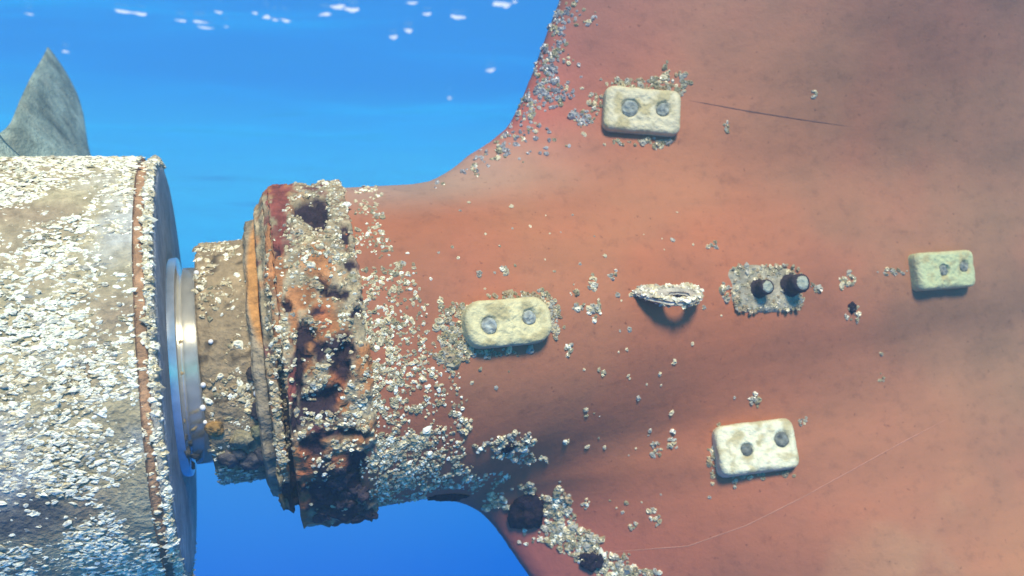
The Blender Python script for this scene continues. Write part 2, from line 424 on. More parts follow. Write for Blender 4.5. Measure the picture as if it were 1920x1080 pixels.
def lump(name, c, n, r, mat, parent, mw, col=None, sq=.6, seed=0, amp=.35, seg=(16, 10), lat=None):
    """an uneven mound sitting on a surface; lat = (axis a, half a, axis b, half b)"""
    a0 = Vector(rand_dir()); a = (a0 - n * a0.dot(n)).normalized() if lat is None else lat[0]; b = n.cross(a)
    ra, rb = (r, r) if lat is None else (lat[1], lat[2])
    vs, fc, cl = [], [], []; inv = mw.inverted()
    ns, nr_ = seg
    for i in range(nr_ + 1):
        ph = (math.pi * .62) * i / nr_
        for j in range(ns):
            t = math.tau * j / ns; d = Vector((math.sin(ph) * math.cos(t), math.sin(ph) * math.sin(t), math.cos(ph)))
            k = 1 + amp * fbm(d + Vector((seed, seed, 0)), 1.6, seed) + amp * .4 * nz(d, 6, seed)
            vs.append(inv @ (c + a * (ra * d.x * k) + b * (rb * d.y * k) + n * (r * sq * d.z * k)))
            if col is not None: cl.append(np.array(col) * (1 + .4 * nz(d, 4, seed + 3)))
    for i in range(nr_):
        for j in range(ns):
            fc.append((i * ns + j, (i + 1) * ns + j, (i + 1) * ns + (j + 1) % ns, i * ns + (j + 1) % ns))
    return mesh(name, vs, fc, mat, parent, col=np.array(cl) if col is not None else None, matrix=None if parent else mw)
# ------------------------------------------------------------------ propeller
PM = M @ Matrix.Translation((.05, 0, 0)) @ Matrix.Rotation(math.radians(3.0), 4, 'Y') @ Matrix.Rotation(math.radians(-1.5), 4, 'Z') @ Matrix.Translation((-.038, 0, 0))
prop = tag(empty('propeller', PM), 'barnacle-covered ship propeller with a large pale hub, at the left edge', 'propeller')
def hub_disp(u, th, r):
    p = (u * 1.0, r * math.sin(th), r * math.cos(th))
    return u, r + .006 * fbm(p, 9, 3) + .003 * nz(p, 40)
hub_prof = dense([(-1.25, .40), (-1.15, .47), (-.9, .555), (-.5, .556), (-.20, .549), (-.034, .543)], 14)
hv, hf_ = revolve(hub_prof, 220, hub_disp)
hc = []
for v in hv:
    n1 = fbm(v, 5, 1); n2 = fbm(v, 14, 9)
    a = np.array([.43, .365, .21]) * (1 + .25 * n2)
    k = np.clip((n1 - .15) * 2, 0, 1); a = a * (1 - k) + np.array([.34, .25, .15]) * k
    qx, qy = proj(PM @ Vector(v))
    if v[2] > 0: k = float(np.clip((1.2 + .6 * n2 - ((qx - 40) / 130) ** 2 - ((qy - 965) / 48) ** 2) * 1.5, 0, 1)); a = a * (1 - k) + np.array([.13, .125, .11]) * k  # dark patch low on the hub: painted shade together with dark fouling
    k = np.clip((-n1 - .1) * 2, 0, 1); a = a * (1 - k) + np.array([.47, .47, .40]) * k
    hc.append(a)
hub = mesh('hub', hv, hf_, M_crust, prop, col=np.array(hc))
sv, sf = revolve(dense([(-.034, .543), (-.032, .533), (-.014, .531), (-.012, .538)], 3), 200, lambda u, th, r: (u, r + .002 * nz((u, r * math.sin(th), r * math.cos(th)), 25)))
mesh('seam_band', sv, sf, M_rust, prop, col=np.array([np.array([.40, .24, .13]) * (1 + .4 * fbm(v, 12, 4)) for v in sv]))
rv, rf = revolve(dense([(-.012, .538), (-.010, .541), (-.002, .538), (.004, .530), (.006, .520)], 3), 200, hub_disp)
rim = mesh('rim', rv, rf, M_crust, prop, col=np.array([np.array([.42, .38, .28]) * (1 + .3 * fbm(v, 15, 5)) for v in rv]))
cv, cf = revolve(dense([(.006, .520), (.009, .512), (.010, .42), (.010, .34), (.008, .305), (.000, .290), (-.002, .255)], 5), 160,
                 lambda u, th, r: (u, r + .0015 * nz((u, r * math.sin(th), r * math.cos(th)), 20)))
cc_ = np.array([np.array([.36, .37, .36]) * (1 + .35 * fbm(v, 7, 2)) for v in cv])
mesh('end_face', cv, cf, M_face, prop, col=cc_)
lv, lf = revolve([(-.01, .285), (.024, .285), (.027, .282), (.028, .240), (.038, .240), (.0385, .257), (.120, .257)], 160)
mesh('shaft_liner', lv, lf, M_steel, prop, smooth=False)
bpy.data.objects['shaft_liner'].data.polygons.foreach_set('use_smooth', [True] * len(bpy.data.objects['shaft_liner'].data.polygons))

lnb = BVHTree.FromPolygons([PM @ Vector(p) for p in lv], lf)
for k, (px, py, r) in enumerate([(352, 850, .014), (360, 872, .012), (348, 820, .009), (366, 855, .012), (356, 832, .010), (345, 790, .006), (362, 806, .005), (340, 700, .005), (339, 640, .004)]):
    h = cast(px, py, lnb)
    if h: lump('fouling_lump', h[0], h[1], r, M_crust, prop, PM, col=(.12, .11, .09) if k < 5 else (.34, .27, .15), sq=.5, seed=k * 4.1, amp=.5, seg=(12, 6))
its = []
for _ in range(40000):
    u = rng.uniform(-.75, -.037); th = rng.uniform(-1.9, 1.75)
    r = np.interp(u, [p[0] for p in hub_prof], [p[1] for p in hub_prof])
    v = Vector((u, r * math.sin(th), r * math.cos(th)))
    dn = fbm(v, 7, 21) + .5 * nz(v, 22, 3)
    if dn < rng.uniform(-.9, .40) - .10: continue
    qx, qy = proj(PM @ v)
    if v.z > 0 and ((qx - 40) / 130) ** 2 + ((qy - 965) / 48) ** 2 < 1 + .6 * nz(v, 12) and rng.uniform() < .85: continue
    nrm = PM.to_3x3() @ Vector((0, math.sin(th), math.cos(th)))
    s = min(rng.lognormal(math.log(.0030), .42), .0062)
    its.append((PM @ v, nrm, s, rng.uniform(.2, .6), rng.uniform(1.1, 2.8), U + Vector(rand_dir()) * .45, pick([WHITE, CREAM, GREY, OLIVE], [7, 2, .8, .5])))
for _ in range(800):
    th = rng.uniform(-1.9, 1.75); u = rng.uniform(-.011, .004); v = Vector((u, .54 * math.sin(th), .54 * math.cos(th)))
    its.append((PM @ v, PM.to_3x3() @ Vector((.3, math.sin(th), math.cos(th))), rng.lognormal(math.log(.0045), .3), rng.uniform(.5, .9), rng.uniform(1, 1.8), U, pick([WHITE, CREAM, GREY], [4, 3, 1])))
for _ in range(120):
    th = rng.uniform(-1.9, 1.75); u = rng.uniform(-.034, -.013); v = Vector((u, .531 * math.sin(th), .531 * math.cos(th)))
    its.append((PM @ v, PM.to_3x3() @ Vector((0, math.sin(th), math.cos(th))), rng.lognormal(math.log(.0045), .3), .6, rng.uniform(1, 1.8), U, pick([WHITE, CREAM], [4, 3])))
tag(barnacle_mesh('barnacles', its, hub, PM, k=6), kind='stuff')

BK = [0, .15, .35, .5, .65, .8, .88, .94, .98, 1.0]
CH = [.42, .42, .45, .385, .325, .262, .215, .165, .105, .03]
def blade(th0, name='blade', RK=(-.52, -.49, -.346, -.374, -.392, -.400, -.412, -.430, -.452, -.466)):
    """blade whose stacking line points at angle th0 (from +w toward +v)"""
    nr, nc = 44, 22; up, lo = [], []
    vs = []; cl = []
    for i in range(nr + 1):
        s = i / nr; r = .50 + s * 1.315
        ch = float(np.interp(s, BK, CH)) + .34 * math.exp(-s * 22)
        pitch = math.atan2(.55, r) + .06
        skew = 0
        tk = .075 * (1 - s) ** 1.1 + .010
        root = .10 * math.exp(-s * 22)
        for side in (1, -1):
            for j in range(nc + 1):
                c = -1 + 2 * j / nc
                x = c * ch * .5; th_k = side * (tk + root) * math.sqrt(max(1 - c * c, 0)) * .5
                uu = float(np.interp(s, BK, RK)) + x * math.sin(pitch) + th_k * math.cos(pitch)
                ta = skew * .5 + x * math.cos(pitch) - th_k * math.sin(pitch)
                a = th0 + ta / r
                v = (uu, r * math.sin(a), r * math.cos(a)); vs.append(v)
                n1 = fbm(v, 4, 8)
                cl.append(np.array([.26, .33, .27]) * (1 + .6 * n1 + .5 * nz(v, 16, 3)) + np.array([.22, .20, .13]) * max(0, nz(v, 34)))
    m = 2 * (nc + 1); fc = []
    for i in range(nr):
        for side in (0, 1):
            for j in range(nc):
                a = i * m + side * (nc + 1) + j; q = (a, a + 1, a + m + 1, a + m)
                fc.append(q if side else q[::-1])
        fc.append((i * m, i * m + nc + 1, (i + 1) * m + nc + 1, (i + 1) * m)); a = i * m + nc
        fc.append((a, a + m, a + m + nc + 1, a + nc + 1))
    fc.append([nr * m + j for j in range(nc + 1)] + [nr * m + nc + 1 + j for j in range(nc, -1, -1)])
    return mesh(name, vs, fc, M_face, prop, col=np.array(cl))
BL0 = math.radians(140)
b0 = blade(0); b1 = blade(0, 'blade', (-.52, -.52, -.52, -.52, -.53, -.54, -.55, -.56, -.58, -.60))   # the other four rake further aft
for i in range(5):
    o = (b0, b1)[i] if i < 2 else b1.copy()
    if i > 1: C.objects.link(o); o.parent = prop
    o.rotation_euler = (-(BL0 - i * math.tau / 5), 0, 0)

# ------------------------------------------------------------------ shaft seal housing
seal = tag(empty('shaft_seal', M), 'tan barnacled shaft seal housing between the propeller hub and the rusty ring', 'shaft seal')
def seal_disp(u, th, r):
    p = (u, r * math.sin(th), r * math.cos(th)); return u, r + .007 * fbm(p, 14, 5) + .004 * nz(p, 50)
def flange_disp(u, th, r):
    p = (u, r * math.sin(th), r * math.cos(th)); return u + .006 * nz(p, 14, 8), r + .012 * fbm(p, 16, 15) + .004 * nz(p, 60)
zv, zf = revolve(dense([(.112, .25), (.104, .285), (.102, .305), (.107, .313), (.15, .314), (.235, .318)], 6), 200, seal_disp)
zc = [np.array([.33, .245, .135]) * (1 + .30 * fbm(v, 10, 6)) * (1 if nz(v, 30, 2) > -.38 else .35) for v in zv]
housing = mesh('housing', zv, zf, M_crust, seal, col=np.array(zc))
fl, flf = revolve(dense([(.222, .326), (.220, .345), (.226, .358), (.250, .362), (.252, .345)], 6), 200, flange_disp)
flp = to_w(fl); fx, fy = projn(flp)
fc_ = np.array([np.array([.34, .28, .18]) * (1 + .3 * fbm(v, 10, 6)) for v in fl])
orange = (np.clip(blob(fx, fy, 498, 520, 40, 140) * 3, 0, 1))[:, None]
fc_ = fc_ * (1 - orange) + np.array([.55, .27, .08]) * orange
mesh('flange', fl, flf, M_rust, seal, col=fc_)
its = []
for _ in range(2200):
    u = rng.uniform(.104, .222); th = rng.uniform(-1.7, 1.7); v = Vector((u, .315 * math.sin(th), .315 * math.cos(th)))
    if nz(v, 11, 4) < rng.uniform(-.7, .5): continue
    its.append((M @ v, M.to_3x3() @ Vector((0, math.sin(th), math.cos(th))), rng.lognormal(math.log(.0040), .40), rng.uniform(.3, .7), rng.uniform(1, 2.0), U * .7 + Vector(rand_dir()), pick([WHITE, CREAM, TAN, OLIVE], [2.5, 3, 3, 2])))
tag(barnacle_mesh('barnacles', its, housing), kind='stuff')
zb = bvh_of(zv, zf)
for k, (px, py, r) in enumerate([(369, 513, .0065), (396, 641, .006), (381, 721, .0065), (383, 764, .0075), (387, 791, .0055), (482, 736, .008)]):
    h = cast(px, py, zb)
    if h: lump('white_bead', h[0] + h[1] * r * .5, h[1], r, M_bead, seal, M, sq=1.0, amp=.03, seg=(12, 8))
for k, (px, py, r, c) in enumerate([(402, 802, .020, (.34, .20, .06)), (452, 822, .026, (.30, .26, .15)), (488, 808, .022, (.27, .26, .14)), (430, 858, .030, (.10, .09, .09)), (470, 862, .03, (.09, .085, .09)), (500, 850, .03, (.1, .09, .09)),
                                    (396, 862, .02, (.16, .10, .06)), (448, 850, .02, (.15, .13, .11)), (490, 770, .025, (.05, .04, .045)), (478, 700, .018, (.06, .045, .04))]):
    h = cast(px, py, zb)
    if h: lump('fouling_lump', h[0], h[1], r, M_crust, seal, M, col=c, sq=.7, seed=k * 3.1)

# ------------------------------------------------------------------ rope guard
guard = tag(empty('rope_guard', M), 'rusty flaking rope guard ring round the shaft, crusted and pitted', 'rope guard')
PITS = [(576, 388, 30, 20, .07), (592, 408, 24, 18, .06), (604, 385, 10, 22, .04), (622, 545, 30, 14, .06), (606, 528, 10, 18, .05), (650, 552, 14, 10, .03), (642, 690, 18, 38, .06), (655, 660, 14, 22, .05), (604, 756, 44, 16, .05), (620, 740, 20, 16, .05),
        (600, 660, 12, 20, .04), (570, 640, 16, 40, .05), (560, 700, 9, 50, .05), (640, 815, 60, 10, .04), (690, 890, 46, 50, .06), (660, 920, 60, 34, .05), (596, 930, 40, 14, .03), (540, 925, 22, 26, .05), (648, 440, 9, 26, .03), (660, 500, 20, 12, .02),
        (540, 570, 14, 12, .04), (600, 590, 20, 9, .03), (672, 590, 10, 14, .03), (686, 560, 12, 10, .02), (516, 470, 6, 10, .03), (590, 838, 26, 22, .04), (700, 640, 8, 18, .02), (555, 780, 10, 40, .04)]
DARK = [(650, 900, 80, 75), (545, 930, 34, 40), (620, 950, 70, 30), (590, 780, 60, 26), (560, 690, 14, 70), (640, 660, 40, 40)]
RUST2 = [((.40, .13, .045), [(570, 900, 17, 75), (634, 868, 13, 36), (632, 725, 20, 36), (605, 600, 16, 36)])]
RUSTS = [((.38, .165, .06), [(612, 510, 22, 40), (606, 600, 30, 60), (565, 560, 34, 30), (630, 720, 22, 60), (555, 620, 14, 60), (626, 620, 12, 50), (580, 900, 26, 80), (634, 870, 14, 40), (590, 500, 30, 24), (640, 760, 24, 30), (520, 520, 20, 90), (575, 680, 20, 30)]),
         ((.24, .065, .045), [(522, 390, 20, 70), (538, 354, 30, 14), (518, 450, 12, 40), (545, 720, 10, 60), (600, 800, 14, 40)])]
def guard_prof():
    return (dense([(.252, .345), (.253, .40), (.256, .405), (.275, .408), (.277, .40)], 6)[:-1] + dense([(.277, .40), (.278, .35), (.290, .35), (.292, .40)], 5)[:-1]
            + dense([(.292, .40), (.294, .442)], 6)[:-1] + dense([(.294, .445), (.33, .449), (.44, .452), (.475, .446)], 15)[:-1] + dense([(.475, .446), (.485, .430)], 4))
gp = guard_prof(); NT = 340
gv, gf = revolve(gp, NT)
gw = to_w(gv); gx_, gy_ = projn(gw)
front = gv[:, 2] > -.12
ncol = []
newr = []
for i, v in enumerate(gv):
    u, r = v[0], math.hypot(v[1], v[2]); p = Vector(v)
    n1, n2, n3 = fbm(p, 11, 2), fbm(p, 26, 5), nz(p, 60, 8)
    main = 1.0 if u > .293 else .55
    d = main * (.013 * n1 + .010 * n2 + .004 * n3)
    c = np.array([.37, .30, .175]) * (1 + .35 * n2)
    rk = np.clip((n1 - .08) * 3, 0, 1); c = c * (1 - rk) + np.array([.42, .18, .06]) * rk
    rk = np.clip((-n1 - .18) * 3, 0, 1); c = c * (1 - rk) + np.array([.20, .085, .06]) * rk
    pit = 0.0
    if v[1] < -.25: d += .015 * sstep(-.25, -.38, v[1]) * fbm(p, 17, 41)
    if front[i]:
        wx, wy = gx_[i] + 14 * n2 + 8 * n3, gy_[i] + 14 * nz(p, 22, 31) + 8 * nz(p, 55, 2)
        for cR, bl in RUSTS:
            k = max(max(0, 1 - ((wx - b[0]) / b[2] / .85) ** 2 - ((wy - b[1]) / b[3] / .85) ** 2) for b in bl); k = min(1, k * 2.2)
            c = c * (1 - k) + np.array(cR) * (1 + .4 * n2) * k
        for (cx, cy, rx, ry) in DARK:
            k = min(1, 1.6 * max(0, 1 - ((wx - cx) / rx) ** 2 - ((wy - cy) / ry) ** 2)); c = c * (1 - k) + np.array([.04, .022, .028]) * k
        for cR, bl in RUST2:
            k = max(max(0, 1 - ((wx - b[0]) / b[2]) ** 2 - ((wy - b[1]) / b[3]) ** 2) for b in bl); k = min(1, k * 2.2)
            c = c * (1 - k) + np.array(cR) * (1 + .4 * n2) * k
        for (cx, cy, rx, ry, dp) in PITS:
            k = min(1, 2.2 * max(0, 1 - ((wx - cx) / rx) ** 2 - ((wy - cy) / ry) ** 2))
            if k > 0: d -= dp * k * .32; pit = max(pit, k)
    else:
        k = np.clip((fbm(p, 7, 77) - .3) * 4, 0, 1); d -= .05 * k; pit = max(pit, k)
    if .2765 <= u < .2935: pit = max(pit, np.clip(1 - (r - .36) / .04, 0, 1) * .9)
    if u < .2935 and v[1] > -.06:                     # above the shaft line the groove is filled by red scale
        k = sstep(-.06, .06, v[1]); tgt = .442 - .075 * np.clip((.30 - u) / .048, 0, 1) ** 2.5
        if r > .344: d += k * (max(r, tgt) if u > .2765 or r > .39 else r + (tgt - r) * np.clip((r - .345) / .05, 0, 1)) - k * r
        pit *= 1 - k
    c = c * (1 - pit) + np.array([.035, .018, .024]) * pit  # dark rust plus the shade of the shallow pits, put into the colour
    d = float(np.clip(d, -.05, .03 if v[1] < 0 else .10))
    newr.append((v[0] + .004 * n3, v[1] * (r + d) / r, v[2] * (r + d) / r)); ncol.append(c)
ring = mesh('guard_ring', newr, gf, M_rust, guard, col=np.array(ncol))
gb = bvh_of(newr, gf)
pitn = np.array(ncol)
its = []
GSP = [(620, 620, 60, 300, 520), (560, 480, 50, 120, 150), (610, 370, 60, 30, 260), (640, 345, 60, 12, 120), (650, 430, 35, 80, 170), (560, 640, 60, 130, 160), (526, 720, 14, 170, 190), (530, 850, 16, 60, 90),
       (600, 720, 60, 60, 90), (640, 800, 60, 50, 140), (570, 820, 30, 40, 50), (610, 870, 30, 50, 60), (560, 420, 30, 50, 70), (610, 460, 60, 30, 120), (505, 600, 8, 120, 50), (690, 640, 30, 250, 260)]
for it in scatter_px(gb, GSP + [(600, 600, 90, 270, 600)], .0034, [CREAM, WHITE, TAN, GREY, OLIVE], [4, 1.6, 3, 1.5, 1.5], asp=(1, 1.7), axis=U):
    x, y = proj(it[0])
    if any(((x - a) / b) ** 2 + ((y - c) / d) ** 2 < 1.0 and rng.uniform() < .93 for (a, c, b, d, _) in PITS): continue
    if any(((x - b[0]) / b[2]) ** 2 + ((y - b[1]) / b[3]) ** 2 < .8 and rng.uniform() < .5 for _, bl in RUSTS for b in bl): continue
    its.append(it)
tag(barnacle_mesh('barnacles', its, ring), kind='stuff')

for k in range(46):                                   # dark ragged growth hanging under the ring
    px = rng.uniform(522, 705); py = 905 + rng.uniform(-25, 70)
    if abs(px - 572) < 17: continue
    h = None
    while h is None and py > 860:
        h = cast(px, py, gb); py -= 6
    if h: lump('fouling_lump', h[0], h[1], rng.uniform(.009, .022), M_crust, guard, M, col=(.055, .038, .045) if rng.uniform() < .8 else (.20, .17, .10), sq=.55, seed=k * 2.3, amp=.8, seg=(12, 7))
# ------------------------------------------------------------------ hull fouling: crust and dense barnacle fields
FIELD = [(700, 600, 50, 210, 430), (690, 720, 60, 170, 420), (740, 800, 85, 110, 620), (720, 880, 90, 55, 560), (790, 850, 100, 45, 420), (740, 620, 70, 70, 150), (740, 560, 70, 60, 70), (760, 515, 40, 30, 22),
         (705, 480, 30, 45, 70), (690, 400, 22, 45, 60), (690, 355, 25, 14, 60), (820, 760, 60, 50, 90), (830, 895, 110, 25, 380), (740, 930, 90, 22, 260), (800, 690, 60, 60, 60), (780, 640, 60, 40, 60), (720, 720, 40, 60, 90),
         (860, 905, 50, 14, 90)]
FIELD = [(a, b, c, d, n * 2.1) for a, b, c, d, n in FIELD]
fld = scatter_px(None, FIELD, .0033, [CREAM, WHITE, TAN, OLIVE], [4, 2, 2, 2], asp=(1, 1.6))
fld = [f for f in fld if nz(f[0], 26, 5) + .6 * nz(f[0], 62, 9) > rng.uniform(-.45, .40)]
EDGE = [(1045, 60, 14, 75, 130), (1020, 130, 22, 55, 110), (1000, 180, 30, 45, 110), (975, 225, 30, 40, 70), (945, 270, 24, 24, 40), (1050, 130, 40, 50, 45), (1045, 175, 30, 25, 60), (1075, 30, 45, 25, 40), (915, 295, 24, 18, 26),
        (880, 322, 20, 8, 14), (1000, 265, 50, 35, 24), (1090, 225, 18, 22, 44), (820, 346, 14, 5, 5)]
EDGE = [(a, b, c, d, n * .8) for a, b, c, d, n in EDGE]
fld += scatter_px(None, EDGE, .0048, [(.36, .35, .32), OLIVE, CREAM, (.22, .21, .21)], [4, 1.5, .8, 2.5], asp=(1, 1.5))
ANC = [(845, 620, 26, 62, 150), (868, 660, 20, 22, 40), (880, 578, 30, 10, 36), (960, 556, 40, 8, 36), (1012, 560, 24, 16, 60), (1040, 600, 8, 34, 50), (930, 662, 60, 7, 30), (840, 670, 18, 14, 40),
       (1210, 158, 70, 14, 60), (1260, 160, 34, 24, 60), (1165, 160, 26, 12, 30), (1115, 200, 12, 28, 26), (1200, 266, 60, 7, 30), (1235, 270, 18, 9, 16), (1250, 132, 5, 14, 8),
       (1335, 860, 8, 40, 26), (1415, 892, 66, 7, 22), (1375, 905, 8, 8, 5), (1350, 800, 10, 10, 4), (1210, 552, 28, 8, 10)]
fld += scatter_px(None, ANC, .0052, [OLIVE, CREAM, GREY, TAN], [3, 2.5, 3, 2], asp=(1, 1.5))
LOW = [(1040, 955, 28, 32, 110), (1062, 995, 30, 34, 150), (1098, 1030, 36, 28, 170), (1140, 1055, 36, 22, 130), (1182, 1072, 30, 12, 60), (1215, 1075, 20, 8, 20), (1035, 1000, 22, 26, 50), (1050, 935, 18, 20, 30), (985, 915, 24, 8, 20), (930, 940, 24, 16, 60), (1000, 1000, 30, 30, 16)]
fld += scatter_px(None, LOW, .0056, [OLIVE, CREAM, GREY, TAN, WHITE], [3, 3, 2, 1, 1], asp=(1, 1.5))
for _ in range(110):                                  # single shells dotted about
    cx, cy = rng.choice([760, 900, 1080, 1120, 1250]), rng.uniform(380, 1000)
    h = cast(rng.normal(cx, 80), cy)
    if h: fld.append((h[0], h[1], rng.lognormal(math.log(.0045), .3), .6, 1.2, rand_dir(), pick([CREAM, GREY, OLIVE], [3, 2, 1])))
tag(barnacle_mesh('barnacles', fld, plating), kind='stuff')

# ------------------------------------------------------------------ barnacle clusters that stand alone on the paint
def frame(p, n, ang=0.0):
    """matrix with z along n and x along the direction that runs at ang (degrees, up to the right) in view"""
    x, y = proj(p); a = math.radians(ang)
    m = ray(x - 40 * math.cos(a), y + 40 * math.sin(a)).cross(ray(x + 40 * math.cos(a), y - 40 * math.sin(a)))
    t = m.cross(n).normalized()
    if t.x < 0: t = -t
    b = n.cross(t)
    return Matrix(((t.x, b.x, n.x, p.x), (t.y, b.y, n.y, p.y), (t.z, b.z, n.z, p.z), (0, 0, 0, 1)))
GRP = 'barnacle clusters dotted over the red hull'
CL = [(960, 840, 52, 30, 110, 'large bristling barnacle clump with a dark patch, above the lower hull edge'),
      (1590, 525, 14, 16, 14, 'grey barnacle cluster left of the greenest small anode, upper of two'),
      (1600, 590, 14, 20, 14, 'grey barnacle cluster with a dark hole, lower of two left of the greenest anode'),
      (1675, 512, 24, 10, 16, 'flat spread of barnacles almost touching the left end of the greenest anode'),
      (1413, 750, 12, 12, 10, 'pale barnacle tuft just above the whitest anode'),
      (1508, 790, 10, 8, 6, 'small barnacle tuft up and right of the whitest anode'),
      (1337, 464, 9, 8, 5, 'lone pale barnacle pair up and left of the two dark studs'),
      (947, 508, 9, 10, 7, 'small barnacle tuft straight above the anode nearest the rusty ring'),
      (902, 516, 6, 6, 3, 'single barnacle dot above the left end of the anode nearest the rusty ring'),
      (1080, 550, 9, 8, 6, 'barnacle tuft right of the stained anode, top left of a loose group'),
      (1112, 530, 8, 14, 8, 'upright barnacle pair in the loose group between anode and lug'),
      (1148, 518, 9, 10, 6, 'barnacle tuft up and left of the crusted lug'),
      (1085, 576, 12, 8, 9, 'barnacle tuft beside the right end of the stained anode'),
      (1116, 580, 14, 18, 16, 'biggest tuft of the loose barnacle group between anode and lug'),
      (1065, 655, 7, 12, 6, 'barnacle pair below and right of the stained anode'),
      (1128, 697, 6, 8, 4, 'small grey barnacle dot below the loose group'),
      (1098, 772, 6, 8, 4, 'pale barnacle dot in the middle of the lower paint'),
      (1525, 178, 7, 9, 4, 'bluish lone barnacle high on the hull right of the top anode'),
      (1362, 236, 5, 12, 5, 'streak of small barnacles below the dark seam line'),
      (1230, 850, 12, 8, 7, 'barnacle tuft left of the whitest anode, lower one'),
      (1226, 832, 8, 7, 4, 'barnacle tuft left of the whitest anode, upper one'),
      (1262, 830, 8, 18, 7, 'slanting dark barnacle streak left of the whitest anode'),
      (1230, 968, 10, 18, 9, 'tall barnacle tuft above the lower right scratch'),
      (1188, 986, 9, 8, 5, 'pale barnacle tuft above the crusted lower edge'),
      (1653, 708, 5, 9, 4, 'tiny grey barnacle sliver on bare paint right of centre'),
      (1653, 662, 4, 4, 2, 'tiny white barnacle dot on bare paint right of centre'),
      (1530, 540, 9, 8, 6, 'barnacle tuft touching the right side of the stud pad'),
      (1360, 545, 8, 20, 9, 'barnacle crescent touching the left side of the stud pad'),
      (1022, 860, 9, 10, 6, 'barnacle pair right of the large bristling clump'),
      (1060, 828, 8, 5, 4, 'two white shells up and right of the large bristling clump'),
      (1101, 945, 4, 12, 4, 'thin upright barnacle pair above the crusted lower edge'),
      (1318, 575, 5, 5, 3, 'tiny barnacle dot under the right tip of the crusted lug'),
      (870, 795, 16, 14, 14, 'barnacle tuft at the frayed right end of the barnacle field'),
      (714, 404, 9, 4, 4, 'white shell pair on paint right of the topmost black hole'),
      (890, 312, 8, 5, 4, 'white shells on the shoulder where the bossing meets the upper hull')]
for (px, py, rx, ry, n, lab) in CL:
    h = cast(px, py)
    if not h: continue
    mw = frame(h[0], h[1])
    it = scatter_px(None, [(px, py, rx, ry, n * 1.6)], .0046, [CREAM, GREY, OLIVE, WHITE], [3, 3, 2, 1.2] if px < 1300 else [1.5, 4, 3, 0.01], asp=(1, 1.5), hf=(.6, 1.1))
    o = barnacle_mesh('barnacle_cluster', it, None, mw)
    tag(o, lab, 'barnacles', GRP)

# dark growths, plus a long mound added as the shade of an underside slot
for k, (px, py, rx, ry, lab) in enumerate([(992, 958, 34, 38, 'dark purple blob of growth set among barnacles at the lower hull edge'),
                                           (952, 838, 12, 15, 'dark round growth in the middle of the large bristling barnacle clump'),
                                           (1598, 577, 8, 11, 'small dark growth between two barnacle clusters near the greenest anode'),
                                           (1108, 1050, 22, 20, 'dark blob of growth in the barnacle crust at the bottom edge'),
                                           (838, 930, 48, 15, 'long dark mound standing in for the shaded slot where the bossing meets the lower hull')]):
    h = cast(px, py)
    if not h: continue
    mw = frame(h[0], h[1]); s = h[0].y / F
    o = lump('growth_and_slot_shade', h[0], h[1], min(rx, ry) * s, M_dark, None, mw, sq=.55, seed=k * 5.0, amp=.5, lat=(mw.to_3x3().col[0].normalized(), rx * s, ry * s), seg=(26, 12))
    tag(o, lab, 'growth')

